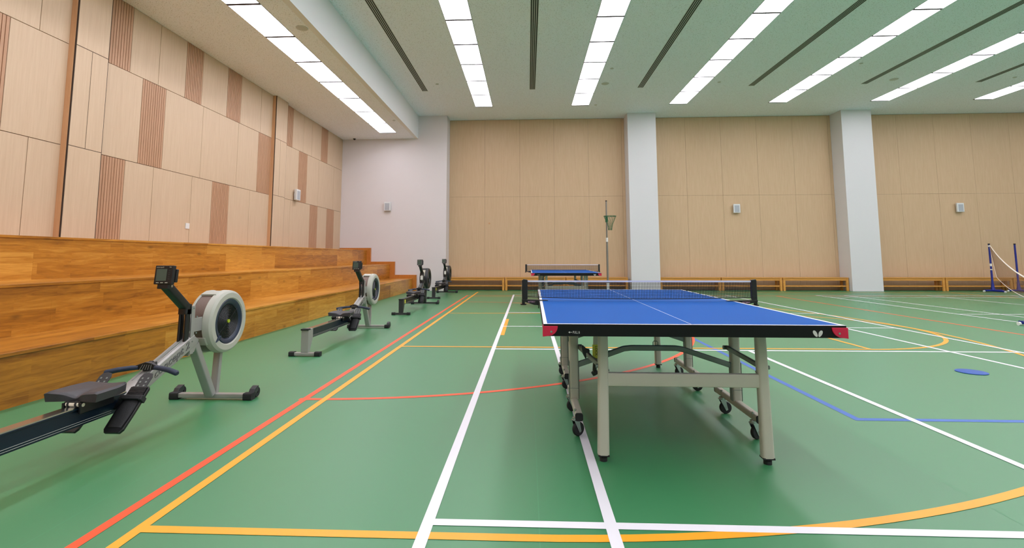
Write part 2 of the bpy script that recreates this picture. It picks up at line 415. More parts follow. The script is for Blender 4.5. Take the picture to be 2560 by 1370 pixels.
# far bay
row(Z2, ZT, (12.27, 12.765, 13.39, 13.945, 14.59, 15.08, YC), 'spppsp')
row(Z1, Z2, (12.27, 13.16, 13.685, 14.475, 15.62, YC), 'psppp')
row(ZB, Z1, (12.27, 12.765, 13.956, 14.475, 15.155, 15.73, YC), 'ppspsp')
# pilasters
XP = -6.247
for (y0, y1, ym) in ((6.285, 6.825, 6.55), (11.68, 12.27, 11.95)):
    for z0, z1, sp in ((Z2, ZT, 0), (Z1, Z2, 1), (ZB, Z1, 0)):
        for a, c in (((y0, ym), (ym, y1)) if sp else ((y0, y1),)):
            b = MB(); b.box(XL - .02, XP, a + (.014 if a == y0 else G), c - (.012 if c == y1 else G), z0 + G, z1 - G); b.build('pilaster_panel', M['panel_left'], wl, bevel=.0015, seg=1)
    b = MB(); b.box(XL - .02, XP - .02, y0 - .004, y0 + .010, ZB, ZT - .002); b.build('pilaster_return', M['edge_wood'], wl)
    b = MB(); b.box(XL - .02, XP - .004, y0 + .004, y1 - .001, ZB, ZT - .001); b.build('pilaster_core', M['gap'], wl)

# ------------------------------------------------------------------ back wall
wb = empty('wall_back'); tag(wb, kind='structure')
b = MB(); b.box(XL - .3, -2.735, YC, YP + .3, 0, H); b.build('white_section', M['white_wall'], wb)
b = MB(); b.box(-2.74, XR, YP + .02, YP + .3, 0, H); b.build('backing', M['gap'], wb)
cols = ((3.372, 4.308), (10.366, 11.328), (17.4, 18.35))
for x0, x1 in cols:
    b = MB(); b.box(x0, x1, YC, YP + .03, 0, H + .001); b.build('column', M['column_white'], wb)
    b = MB(); b.box(x0 + .001, x1 - .001, YC - .006, YC, 0, .035); b.build('skirting', M['white_wall'], wb)
def bay(xs, flush=()):
    for a, c in zip(xs, xs[1:]):
        for z0, z1 in ((0, 3.195), (3.195, H - .006)):
            b = MB(); b.box(a + .0025, c - .0025, YP, YP + .022, z0 + .0025, z1 - .0025); b.build('wood_panel', M['panel_back'], wb)
bay((-2.735, -1.49, -.268, .925, 2.12, 3.27, 3.372))
bay((4.308, 5.46, 6.66, 7.87, 9.08, 10.27, 10.366))
bay((11.328, 12.55, 13.76, 14.97, 16.2, 17.4))
b = MB(); b.box(18.35, XR, YP, YP + .02, 0, H); b.build('wood_panel', M['panel_back'], wb)
b = MB(); b.cyl((-1.33, YP, 2.27), (-1.33, YP - .02, 2.27), .03, 12); b.build('wall_hook', M['edge_wood'], wb)
# right wall and the wall behind the camera
b = MB(); b.box(XR, XR + .2, YN, YP + .3, 0, H); tag(b.build('wall_right', M['white_wall']), kind='structure')
b = MB(); b.box(XL - .3, XR, YN - .2, YN, 0, H); tag(b.build('wall_front', M['white_wall']), kind='structure')

# ------------------------------------------------------------------ ceiling lights
ORD = ['farthest', 'second', 'third', 'fourth', 'fifth', 'sixth', 'seventh', 'eighth', 'ninth', 'tenth', 'eleventh', 'twelfth', 'thirteenth', 'fourteenth', 'fifteenth', 'sixteenth', 'seventeenth', 'eighteenth']
PL, LW = 1.164, .532
proto = empty('ceiling_light'); b = MB()
b.box(-LW / 2 - .012, LW / 2 + .012, -PL / 2, PL / 2, -.004, -.0002); b.build('frame', M['light_frame'], proto)
b = MB(); b.box(-LW / 2, LW / 2, -PL / 2 + .003, PL / 2 - .056, -.0065, -.004); b.build('diffuser', M['diffuser'], proto)
b = MB(); b.box(-LW / 2 - .004, LW / 2 + .004, PL / 2 - .058, PL / 2 - .0005, -.009, -.004); b.build('divider', M['divider'], proto)
rows = [(-4.786, 15.473, H2, 'row in the lowered ceiling'), (-1.654, 15.402, H, 'row just right of the bulkhead'), (1.428, 15.402, H, 'row above the near table'),
    (4.507, 15.402, H, 'row left of the right column'), (7.592, 15.402, H, 'fourth main row from the bulkhead'), (10.70, 15.402, H, 'fifth main row from the bulkhead'),
    (13.786, 15.402, H, 'sixth main row from the bulkhead'), (16.87, 15.402, H, 'rightmost main row')]
first = True
for x, ye, z, t in rows:
    for j in range(18):
        o = proto if first else copy_tree(proto); first = False
        o.location = (x + LW / 2, ye - PL * (j + .5), z)
        tag(o, 'white ceiling light panel, %s from far wall, %s' % ('nearest' if j == 0 else ORD[j], t), 'light', 'ceiling light panels')
# linear slot vents
vproto = empty('linear_vent'); L = 18.0
b = MB(); b.box(-.082, .082, -L, 0, -.004, -.0002); b.build('frame', M['vent_white'], vproto)
for k in range(4):
    b = MB(); xx = -.06 + k * .04; b.box(xx - .0115, xx + .0115, -L + .02, -.015, -.0052, -.0038); b.build('slot', M['vent_dark'], vproto)
for i, (x, t) in enumerate(((-2.97, 'beside the bulkhead, the leftmost of them'), (.155, 'between the first and second main light rows'), (3.24, 'between the second and third main light rows'), (6.35, 'between the third and fourth main light rows'),
                          (9.45, 'between the fourth and fifth main light rows'), (12.54, 'between the fifth and sixth main light rows'), (15.63, 'between the sixth and seventh main light rows'))):
    o = vproto if i == 0 else copy_tree(vproto); o.location = (x, 13.81, H)
    tag(o, 'long narrow slotted ceiling vent ' + t, 'vent', 'slotted ceiling vents')
def disc(name, x, y, z, r, m, label, cat, group):
    b = MB(); b.lathe([(0, r), (-.008, r * .96), (-.012, r * .8), (-.012, 0.0001)], 24); o = b.build(name, m, None, smooth=True, loc=(x, y, z)); tag(o, label, cat, group); return o
for x, y, z, l in ((-3.963, 8.148, H2, 'round grey ceiling speaker in the lowered ceiling near the bulkhead edge'), (2.187, 13.437, H, 'round ceiling speaker just right of the light row over the near table'), (10.036, 13.476, H, 'round ceiling speaker right of the fifth vent')):
    disc('ceiling_speaker', x, y, z, .105, M['vent_white'], l, 'speaker', 'round ceiling speakers')
for x, y, z, l in ((-3.939, 14.036, H2, 'small sprinkler cap in the lowered ceiling near the far corner'), (2.182, 15.359, H, 'small sprinkler cap beside the end of the light row over the near table'), (-2.513, 13.241, H, 'small sprinkler cap right of the end of the leftmost vent'),
                   (5.332, 13.464, H, 'small sprinkler cap left of the fourth vent end'), (8.382, 12.282, H, 'small sprinkler cap between the fourth light row and the fifth vent'), (13.204, 13.479, H, 'small sprinkler cap near the sixth vent at the right edge'), (2.188, 12.325, H, 'small sprinkler cap in front of the round ceiling speaker over the near table')):
    disc('sprinkler_cap', x, y, z, .045, M['vent_white'], l, 'sprinkler', 'sprinkler caps')
b = MB(); b.lathe([(0, .045), (-.012, .045), (-.03, .034), (-.045, .016), (-.048, .0005)], 20)
tag(b.build('dome_camera', M['dark_glass'], None, smooth=True, loc=(-5.90, 16.2, H2)), 'small black dome camera under the lowered ceiling at the white wall', 'camera')

# ------------------------------------------------------------------ bleachers
bl = empty('bleacher', (-3.84, 6.5, 0)); tag(bl, 'three-tiered varnished wooden bleacher along the panelled left wall', 'bleachers')
def bpart(mb, name, m=None, **k):
    o = mb.build(name, m or M['plank'], bl, **k); o.matrix_parent_inverse = Matrix.Translation((3.84, -6.5, 0)); return o
YE = 16.22; Y0 = -4.5
tiers = ((-3.84, 0, .41, -4.6), (-4.6, .41, .872, -5.38), (-5.38, .872, 1.345, -6.34))
for x, z0, z1, xi in tiers:
    b = MB(); b.box(x - .03, x, Y0, YE, z0 if z0 else 0.0, z1 - .028); bpart(b, 'riser')
    b = MB(); b.box(xi - .001, x + .012, Y0, YE, z1 - .028, z1); bpart(b, 'tread', bevel=.003)
b = MB(); prof = [(-6.31, 0), (-3.70, 0), (-3.70, .525), (-4.435, .525), (-4.435, .963), (-5.255, .963), (-5.255, 1.42), (-6.31, 1.42)]
b.prism(prof, YE, YC - .002, 'y'); bpart(b, 'end_panel', M['edge_cap'], bevel=.002)

# ------------------------------------------------------------------ wall fittings
def wall_speaker(loc, rz, label):
    o = empty('wall_speaker', loc, rz)      # local: +y points out of the wall, facing the room
    b = MB(); b.prism([(-.10, .04), (-.115, .12), (.115, .12), (.10, .04)], -.15, .15, 'z'); b.build('cabinet', M['speaker_white'], o, bevel=.014, seg=3)
    b = MB(); b.box(-.078, .078, .119, .1235, -.125, .105); b.build('grille', M['speaker_grille'], o, bevel=.003)
    b = MB(); b.box(-.03, .03, 0, .045, -.04, .04); b.build('bracket', M['speaker_white'], o)
    tag(o, label, 'speaker', 'wall speakers'); return o
wall_speaker((-4.72, YC, 2.81), PI, 'white wall speaker on the plain white wall left of the timber bays')
wall_speaker((7.06, YP, 2.73), PI, 'white wall speaker on the timber bay between the two white columns')
wall_speaker((14.33, YP, 2.72), PI, 'white wall speaker on the timber bay right of the right column')
wall_speaker((XL, 12.98, 2.80), -PI / 2, 'white wall speaker on the slatted left wall above the bleachers')
b = MB(); b.box(XL, XL + .012, 8.80, 8.90, 1.64, 1.745)
tag(b.build('switch_plate', M['speaker_white'], None, bevel=.003), 'small white switch plate on the panelled left wall above the bleachers', 'switch')

# ------------------------------------------------------------------ benches along the far wall
def bench(x0, x1, yf, label, dep=.33):
    L = x1 - x0; o = empty('bench', ((x0 + x1) / 2, yf + dep / 2, 0)); h = .43
    b = MB(); b.box(-L / 2, L / 2, -dep / 2 - .012, dep / 2, h - .024, h); b.build('seat', M['bench'], o, bevel=.004)
    for sy in (-1, 1):
        b = MB(); y = sy * (dep / 2 - .02); b.box(-L / 2 + .07, L / 2 - .07, y - .014, y + .014, h - .1, h - .024); b.build('rail', M['bench'], o, bevel=.002)
        for sx in (-1, 1):
            b = MB(); x = sx * (L / 2 - .04); b.box(x - .036, x + .036, y - .022, y + .022, 0, h - .024); b.build('leg', M['bench'], o, bevel=.003)
    b = MB(); b.box(-L / 2 + .076, L / 2 - .076, -dep / 2 + .02, dep / 2 - .02, .135, .172); b.build('shelf', M['bench'], o, bevel=.002)
    tag(o, label, 'bench', 'wooden benches along the far wall'); return o
bench(-2.80, -.79, 16.5, 'low slatted wooden bench at the far left, behind the far rowing machine')
bench(-.77, 1.24, 16.5, 'low wooden bench behind the left end of the far table tennis table')
bench(1.26, 3.30, 16.5, 'low wooden bench behind the netball post, left of the left white column')
bench(4.33, 6.29, 16.45, 'low wooden bench just right of the left white column')
bench(6.31, 8.25, 16.45, 'middle wooden bench between the two white columns')
bench(8.27, 10.345, 16.45, 'low wooden bench just left of the right white column')
bench(11.34, 13.34, 16.45, 'low wooden bench just right of the right white column')
bench(13.36, 15.42, 16.45, 'low wooden bench behind the blue badminton posts')
bench(15.44, 17.36, 16.45, 'low wooden bench at the right edge, farthest right')

# ------------------------------------------------------------------ table tennis tables
def table(loc, rz, label):
    T = empty('table_tennis_table', loc, rz)
    HX, HY = .7625, 1.37
    S = M['steel']
    for sy in (-1, 1):
        ya, yb = (-HY, -.003) if sy < 0 else (.003, HY)
        b = MB(); b.box(-HX + .002, HX - .002, ya + (.002 if sy < 0 else 0), yb - (.002 if sy > 0 else 0), .742, .760); top = b.build('tabletop', M['blue'], T, bevel=.0012, seg=1)
        b = MB(); e = .02; z = .7603
        ye = sy * HY
        b.face([(-HX, ya, z), (-HX + e, ya, z), (-HX + e, yb, z), (-HX, yb, z)]); b.face([(HX - e, ya, z), (HX, ya, z), (HX, yb, z), (HX - e, yb, z)])
        y1 = ye - sy * e; b.face([(-HX + e, min(ye, y1), z), (HX - e, min(ye, y1), z), (HX - e, max(ye, y1), z), (-HX + e, max(ye, y1), z)])
        b.build('edge_line', M['white'], top)
        b = MB(); b.face([(-.0015, ya, z), (.0015, ya, z), (.0015, yb, z), (-.0015, yb, z)]); b.build('centre_line', M['white'], top)
        # black apron frame under the board
        b = MB(); t = .03; z0, z1 = .698, .7425
        b.box(-HX, HX, ye - (t if sy > 0 else 0), ye + (t if sy < 0 else 0), z0, .7596)
        b.box(-HX, -HX + t, ya + (t if sy < 0 else 0), yb - (t if sy > 0 else 0), z0, z1); b.box(HX - t, HX, ya + (t if sy < 0 else 0), yb - (t if sy > 0 else 0), z0, z1)
        yi = sy * .02; b.box(-HX + t, HX - t, min(yi, yi + sy * t), max(yi, yi + sy * t), z0, z1)
        b.box(-HX + t, HX - t, sy * .68 - .015, sy * .68 + .015, z0 + .01, z1)
        ap = b.build('apron', M['tray'], T, bevel=.002)
        yo = ye + sy * .0006
        for sx in (-1, 1):   # crimson corner guards, quarter round cut on the inner side
            w_ = .078; poly = [(0, .750), (-w_, .750)]
            for k in range(7):
                a = math.radians(8 + 80 * k / 6); poly.append((-w_ + .048 * (1 - math.cos(a)) * 1.0, .750 - .05 * math.sin(a) / 1.0))
            poly += [(0, .696)]
            poly = [(sx * (HX + .004) + sx * p[0], p[1]) for p in poly]
            b = MB(); b.prism(poly, ye - sy * .07, ye + sy * .006, 'y'); g = b.build('corner_guard', M['red'], T, bevel=.0015)
            b = MB(); b.cyl((sx * (HX - .04), ye + sy * .0055, .722), (sx * (HX - .04), ye + sy * .0085, .722), .0055, 12); b.build('screw', M['chrome'], g)
        # prints on the end faces
        R = Matrix.Rotation(0 if sy < 0 else PI, 4, 'Z') @ Matrix.Translation((0, -HY - .0012, 0)) @ Matrix.Rotation(PI / 2, 4, 'X')
        text('pull_text', 'PULL &', .0185, M['grey_logo'], ap, R @ Matrix.Translation((-HX + .151, .7125, 0)), width=.036)
        b = MB(); a0 = -HX + .128
        b.prism([(a0, .7185), (a0 + .0085, .7235), (a0 + .0085, .7195), (a0 + .02, .7195), (a0 + .02, .7175), (a0 + .0085, .7175), (a0 + .0085, .7135)], -HY - .0014, -HY - .0002, 'y', Matrix.Rotation(0 if sy < 0 else PI, 4, 'Z')); b.build('pull_arrow', M['grey_logo'], ap)
        for s2 in (-1, 1):
            b = MB(); pts = []
            for k in range(28):
                a = 2 * PI * k / 28; px, pz = .0085 * math.cos(a) * (1 + .15 * math.sin(a)), .0175 * math.sin(a); tl = s2 * -.48
                pts.append((.620 + s2 * .0125 + px * math.cos(tl) - pz * math.sin(tl), .7195 + px * math.sin(tl) + pz * math.cos(tl)))
            b.prism(pts, -HY - .0016, -HY - .0002, 'y', Matrix.Rotation(0 if sy < 0 else PI, 4, 'Z')); b.build('logo_wing', M['grey_logo'], ap)
        # end legs with cross bar
        yl = sy * 1.156
        for sx in (-1, 1):
            b = MB(); b.rtube([(sx * .428, yl, .70), (sx * .431, yl, .45), (sx * .437, yl, .035)], .054, .046, .015, (0, 1, 0), 4, scales=[1, 1.05, 1.16]); lg = b.build('leg', S, T, smooth=True)
            b = MB(); b.cyl((sx * .437, yl, .0), (sx * .437, yl, .02), .021, 16); b.box(sx * .437 - .03, sx * .437 + .03, yl - .026, yl + .026, .028, .037); b.cyl((sx * .437, yl, .018), (sx * .437, yl, .03), .014, 12); b.build('foot', M['rubber'], lg, smooth=True)
            b = MB(); b.cyl((sx * .458, yl, .505), (sx * .470, yl, .505), .011, 12); b.cyl((sx * .405, yl - .0, .482), (sx * .396, yl, .482), .006, 10); b.build('bolt', M['steel_dark'], lg, smooth=True)
        b = MB(); b.rtube([(-.41, yl, .434), (.41, yl, .434)], .034, .072, .006, (0, 0, 1)); b.build('crossbar', S, T, smooth=True)
        # wheeled trolley near the net
        yp = sy * .51
        for sx in (-1, 1):
            xp = sx * .54
            b = MB(); b.rtube([(xp, yp, .70), (xp, yp, .15)], .062, .055, .016, (0, 1, 0), 4); ps = b.build('trolley_post', S, T, smooth=True)
            b = MB(); b.box(xp - .034, xp - .0315, yp - .02, yp + .02, .15, .40); b.box(xp + .0315, xp + .034, yp - .02, yp + .02, .15, .40); b.box(xp - .032, xp + .032, yp - .0285, yp - .0275, .222, .2245); b.build('joint_plate', M['steel_dark'], ps)
            b = MB(); b.rtube([(xp, sy * .862, .134), (xp, sy * .175, .134)], .046, .044, .012, (0, 0, 1), 4); ft = b.build('trolley_foot', S, T, smooth=True)
            for ye_ in (sy * .862, sy * .175):
                b = MB(); d = .004 if abs(ye_) > .5 else -.004; b.rtube([(xp, ye_ - sy * .01, .134), (xp, ye_ + sy * d, .134)], .0475, .0455, .012, (0, 0, 1), 4); b.build('end_cap', M['rubber'], ft, smooth=True)
            for yc in (sy * .80, sy * .30):
                # caster trails slightly towards the camera side
                c = empty('caster', (xp - .018, yc, 0), math.radians({(-1, -1): -62, (1, -1): -72, (-1, 1): -50, (1, 1): -80}[(sx, sy)] + (8 if abs(yc) > .5 else -14))); c.parent = T
                b = MB(); b.cyl((0, 0, .156), (0, 0, .165), .008, 10); b.cyl((0, 0, .100), (0, 0, .158), .006, 10); b.cyl((0, 0, .10), (0, 0, .115), .02, 16); 
                b.prism([(-.022, .104), (.018, .104), (.034, .03), (.02, .022)], -.0175, -.015, 'x'); b.prism([(-.022, .104), (.018, .104), (.034, .03), (.02, .022)], .015, .0175, 'x'); b.box(-.0175, .0175, -.022, .018, .098, .104)
                b.build('fork', M['chrome'], c, bevel=.001)
                b = MB(); b.lathe([(-.013, .004), (-.013, .03), (-.012, .038), (-.006, .042), (.006, .042), (.012, .038), (.013, .03), (.013, .004)], 28, (0, .022, .0425), 'x'); wh = b.build('wheel', M['rubber'], c, smooth=True)
                b = MB(); b.cyl((-.019, .022, .0425), (.019, .022, .0425), .007, 10); b.build('axle', M['chrome'], c)
        # arched tie bar between the posts, slightly off centre of the post face
        pts = [(-.52, yp, .372), (-.30, yp, .447), (-.2, yp, .483), (-.15, yp, .489), (.15, yp, .489), (.2, yp, .481), (.54, yp, .37)]
        b = MB(); b.rtube(pts, .028, .036, .006, (0, 0, 1)); b.build('tie_bar', M['steel_dark'], T, smooth=True)
        b = MB(); b.tube([(.0, yp, .505), (.0, yp, .528), (.006, yp, .535), (.026, yp, .535), (.032, yp, .528), (.032, yp, .505)], .003, 8); b.build('pull_loop', M['steel_dark'], T, smooth=True)
        for sx in (-1, 1):   # folding struts between post and end leg
            b = MB(); b.rtube([(sx * .505, yp - sy * .03, .49), (sx * .44, yl, .50 - .0)], .016, .03, .005, (0, 0, 1)); b.cyl((sx * .52, yp - sy * .035, .49), (sx * .48, yp - sy * .035, .49), .014, 12); b.build('folding_strut', M['steel_dark'], T, smooth=True)
            b = MB(); b.rtube([(sx * .47, sy * .62, .64), (sx * .44, sy * 1.0, .70)], .014, .028, .004, (0, 0, 1)); b.build('folding_strut', M['steel_dark'], T, smooth=True)
    # locking lever with its yellow label at the near left leg
    x = -.435; y = -.86
    b = MB(); b.rtube([(x + .01, y, .70), (x + .002, y, .45)], .036, .014, .004, (0, 1, 0)); lk = b.build('lock_strut', M['steel'], T, smooth=True)
    b = MB(); b.box(x - .018, x + .022, y - .0085, y - .0075, .485, .57); b.build('lock_label', M['label_yellow'], lk)
    text('lock_text', 'LOCK', .022, M['ink'], lk, Matrix.Translation((x - .002, y - .0092, .562)) @ Matrix.Rotation(PI / 2, 4, 'X') @ Matrix.Rotation(-PI / 2, 4, 'Z'), width=.058)
    b = MB(); b.tube([(x - .003, y - .012, .487), (x - .008, y - .012, .415)], .0125, 12); b.tube([(x - .012, y - .012, .412), (x - .001, y - .012, .393)], .02, 12); b.tube([(x + .005, y, .445), (x + .025, y, .42), (x + .02, y, .40)], .004, 6); b.build('lever_handle', M['black'], lk, smooth=True)
    b = MB(); b.prism([(x - .085, .56), (x - .075, .565), (x - .055, .545), (x - .035, .54), (x - .035, .522), (x - .058, .518), (x - .055, .49), (x - .06, .48), (x - .078, .515)], y - .01, y + .01, 'y'); b.rtube([(x - .07, y, .553), (x + .0, y, .47)], .012, .012, .003); b.build('lock_hook', M['black'], T, bevel=.003)
    tag(T, label, 'table tennis table', 'table tennis tables')
    return T
def tt_net(loc, rz, label):
    T = empty('table_tennis_net', loc, rz)
    X0, X1 = -.865, .895; Z0, Z1 = .778, .912
    b = MB(); wd = .0014
    def zb(x): u = (x - X0) / (X1 - X0); return Z0 + .014 * (2 * u - 1) ** 2
    def bow(x): return -.006 * math.sin(PI * (x - X0) / (X1 - X0))
    n = 142
    for k in range(n + 1):
        x = X0 + (X1 - X0) * k / n; y = bow(x); b.box(x - wd, x + wd, y - .0006, y + .0006, zb(x), Z1)
    for r in range(1, 11):
        pr = None
        for k in range(25):
            x = X0 + (X1 - X0) * k / 24; z = zb(x) + (Z1 - zb(x)) * r / 11; y = bow(x)
            if pr: 
                px, py, pz = pr
                b.loops([[(px, py - .0006, pz - wd), (px, py + .0006, pz - wd), (px, py + .0006, pz + wd), (px, py - .0006, pz + wd)], [(x, y - .0006, z - wd), (x, y + .0006, z - wd), (x, y + .0006, z + wd), (x, y - .0006, z + wd)]], cap=False)
            pr = (x, y, z)
    b.build('mesh_netting', M['net_black'], T)
    def band(name, m, f0, f1, t):
        b = MB(); pr = []
        for k in range(25):
            x = X0 + (X1 - X0) * k / 24; y = bow(x); pr.append([(x, y - t, f0(x)), (x, y + t, f0(x)), (x, y + t, f1(x)), (x, y - t, f1(x))])
        b.loops(pr); return b.build(name, m, T)
    band('top_tape', M['net_tape'], lambda x: Z1 - .004, lambda x: Z1 + .009, .0022)
    band('bottom_cord', M['net_black'], lambda x: zb(x) - .004, lambda x: zb(x) + .002, .002)
    for sx in (-1, 1):
        xp = -.893 if sx < 0 else .918
        b = MB(); b.box(xp - .011, xp + .011, -.012, .012, .735, .925); ps = b.build('post', M['black'], T, bevel=.003)
        xi = X0 + .012 if sx < 0 else X1 - .012
        b = MB(); xe = X0 if sx < 0 else X1; b.prism([(xe - sx * .006, .926), (xe + sx * .03, .931), (xe + sx * .03, .80), (xe + sx * .012, .765), (xe - sx * .006, .775)], -.0135, .0125, 'y'); b.build('net_sleeve', M['black'], ps, bevel=.002)
        # clamp: arm from the post to the table edge, jaw over the board
        e = sx * .7625
        b = MB(); b.prism([(e - sx * .065, .7655), (xp + sx * .012, .772), (xp + sx * .012, .757), (xp - sx * .01, .752), (e + sx * .045, .728), (e + sx * .006, .726), (e + sx * .006, .7612), (e - sx * .065, .7612)], -.016, .016, 'y'); cl = b.build('clamp', M['black'], T, bevel=.0015)
        b = MB(); b.cyl((xp, 0, .735), (xp, 0, .727), .024, 20); b.cyl((xp, 0, .757), (xp, 0, .735), .012, 14); b.build('tension_knob', M['black'], cl, smooth=True)
        b = MB(); b.cyl((e + sx * .01, -.005, .728), (e + sx * .01, -.005, .70), .003, 8); b.build('clamp_screw', M['black'], cl)
        cx = (e + xp) / 2 - .028
        text('clamp_text', 'BUTTERFLY', .0155, M['pink_print'], cl, Matrix.Translation((cx, -.0168, .7475)) @ Matrix.Rotation(PI / 2, 4, 'X'), width=.056)
        b = MB(); b.tube([(xp + sx * .012, .008, .90), (xp + sx * .018, .008, .84), (xp + sx * .016, .008, .775)], .0009, 5); b.build('tension_cord', M['cord_white'], ps)
    tag(T, label, 'net', 'table tennis nets'); return T
tcx, tcy, trz = .0786 + .7625 + .0134, 2.606 + 1.37 - .0075, -.0098
table((tcx, tcy, 0), trz, 'blue table tennis table in the foreground with crimson corners')
tt_net((tcx, tcy, 0), trz, 'black table tennis net with white band on the near table')
table((.072 + .7625, 10.85 + 1.37, 0), 0.0, 'blue table tennis table farther back, near the far wall benches')
tt_net((.072 + .7625, 10.85 + 1.37, 0), 0.0, 'black table tennis net clamped to the farther table')

# ------------------------------------------------------------------ rowing machines
def rower(loc, label, dark=False):
    R = empty('rowing_machine', loc)
    sv = M['charcoal'] if dark else M['silver']; sh = M['charcoal'] if dark else M['shell']; blk = M['black']
    # rear leg
    b = MB(); b.prism([(-.035, .045), (.01, .045), (.085, .19), (.085, .30), (-.035, .30)], -.042, .042, 'x'); rl = b.build('rear_leg', sv, R, bevel=.003)
    b = MB(); b.rtube([(-.135, -.01, .026), (.135, -.01, .026)], .05, .036, .006); b.build('foot_bar', sv, rl, smooth=True)
    for s in (-1, 1):
        b = MB(); b.rtube([(s * .115, -.01, .0255), (s * .178, -.01, .0255)], .062, .051, .012); b.build('foot_cap', M['rubber'], rl, smooth=True)
    # monorail
    b = MB(); b.box(-.03, .03, -.03, 1.34, .190, .290); b.box(-.036, .036, -.03, 1.34, .282, .292); mr = b.build('monorail', blk if dark else M['navy_rail'], R, bevel=.002)
    b = MB(); b.box(-.034, .034, -.028, 1.30, .2921, .298); b.build('rail_track', M['chrome'] if not dark else sv, mr)
    b = MB(); b.box(-.044, .044, -.05, .015, .288, .306); b.build('end_stop', M['rubber'], mr, bevel=.004)
    for z in (.202, .214): b = MB(); b.tube([(.0315, -.02, z), (.0315, 1.2, z)], .0014, 6); b.build('shock_cord', M['silver'], mr)
    if dark: b = MB(); b.box(.0302, .0312, .07, .22, .205, .275); b.build('rail_sticker', M['label_yellow'], mr)
    # seat: contoured pad on a roller carriage
    sy0, sy1 = .960, 1.228; b = MB(); nx, ny = 22, 18; top = []; bot = []
    for j in range(ny + 1):
        v = j / ny; ra, rb = [], []
        for i in range(nx + 1):
            u = i / nx * 2 - 1
            hw = .150 * (1 - .22 * max(0, v - .45) ** 1.6 / .38)
            x = u * hw; y = sy0 + (sy1 - sy0) * v
            y += -.012 * (1 - u * u) * (v - .5) * 2 + (.022 * math.exp(-(u / .28) ** 2) * (1 - v) ** 4) - .03 * abs(u) ** 5 * max(0, v - .5) * 2
            edge = min(1, (1 - abs(u)) / .06) * min(1, v / .05 + .35) * min(1, (1 - v) / .06 + .2)
            dish = .010 * (u * u) - .026 * math.exp(-(u / .26) ** 2) * math.exp(-(v / .35) ** 2) - .006 * (1 - abs(u)) * math.sin(PI * v)
            z = .372 + dish + .012 * (edge - 1)
            ra.append((x, y, z)); rb.append((x * .95, y + .003, .327))
        top.append(ra); bot.append(rb)
    tv = [[b.bm.verts.new(p) for p in r] for r in top]; bv = [[b.bm.verts.new(p) for p in r] for r in bot]
    for j in range(ny):
        for i in range(nx):
            b.bm.faces.new((tv[j][i], tv[j][i + 1], tv[j + 1][i + 1], tv[j + 1][i])); b.bm.faces.new((bv[j][i], bv[j + 1][i], bv[j + 1][i + 1], bv[j][i + 1]))
    for i in range(nx): b.bm.faces.new((tv[0][i], bv[0][i], bv[0][i + 1], tv[0][i + 1])); b.bm.faces.new((tv[ny][i], tv[ny][i + 1], bv[ny][i + 1], bv[ny][i]))
    for j in range(ny): b.bm.faces.new((tv[j][0], tv[j + 1][0], bv[j + 1][0], bv[j][0])); b.bm.faces.new((tv[j][nx], bv[j][nx], bv[j + 1][nx], tv[j + 1][nx]))
    seat = b.build('seat', M['seat'], R, smooth=True)
    b = MB(); b.box(-.045, .045, .975, 1.19, .306, .327); b.box(-.055, -.042, .97, 1.19, .262, .32); b.box(.042, .055, .97, 1.19, .262, .32); b.build('carriage', blk, seat, bevel=.003)
    for y in (.985, 1.165):
        b = MB(); b.cyl((-.036, y, .312), (.036, y, .312), .0135, 16); b.cyl((-.056, y, .308), (-.042, y, .308), .010, 14); b.cyl((.042, y, .308), (.056, y, .308), .010, 14); rr = b.build('seat_roller', M['roller_white'], seat, smooth=True)
    for x in (-.022, .022): b = MB(); b.cyl((x - .005, .985, .312), (x + .005, .985, .312), .0165, 16); b.build('roller_ring', M['rubber'], seat, smooth=True)
    # main frame beam
    th = math.atan(.44); A = Vector((0, 1.27, .231)); B = Vector((0, 1.90, .508))
    b = MB(); b.rtube([A, B], .082, .084, .006, (0, -math.sin(th), math.cos(th))); bm_ = b.build('main_frame', sv, R, smooth=True)
    b = MB()
    for x in (-.018, .018):
        n_ = Vector((0, -math.sin(th), math.cos(th))); p0 = A + n_ * .0425 + Vector((x, .16 * math.cos(th), .16 * math.sin(th))); p1 = B + n_ * .0425 + Vector((x, 0, 0)); b.rtube([p0, p1], .003, .002, .0008)
    b.build('frame_groove', M['steel_dark'], bm_)
    X_ = Vector((0, math.cos(th), math.sin(th))); Y_ = Vector((0, -math.sin(th), math.cos(th))); Z_ = Vector((1, 0, 0))
    mt = Matrix((X_, Y_, Z_)).transposed().to_4x4(); mt.translation = A + X_ * .256 - Y_ * .018 + Z_ * .0415
    if dark: text('lettering', 'concept 2', .062, M['shell'], bm_, mt, shear=.35, width=.36)
    else: text('lettering', 'concept 2', .068, M['dark_letter'], bm_, mt, outline=.0014, shear=.35, width=.36)
    # footrests
    fa = math.atan2(.265, .255); ux = Vector((0, math.cos(fa), math.sin(fa))); un = Vector((0, -math.sin(fa), math.cos(fa)))
    b = MB(); b.rtube([(-.12, 1.24, .235), (.12, 1.24, .235)], .06, .02, .006, (0, -math.sin(fa), math.cos(fa))); b.build('footrest_bar', blk, R, smooth=True)
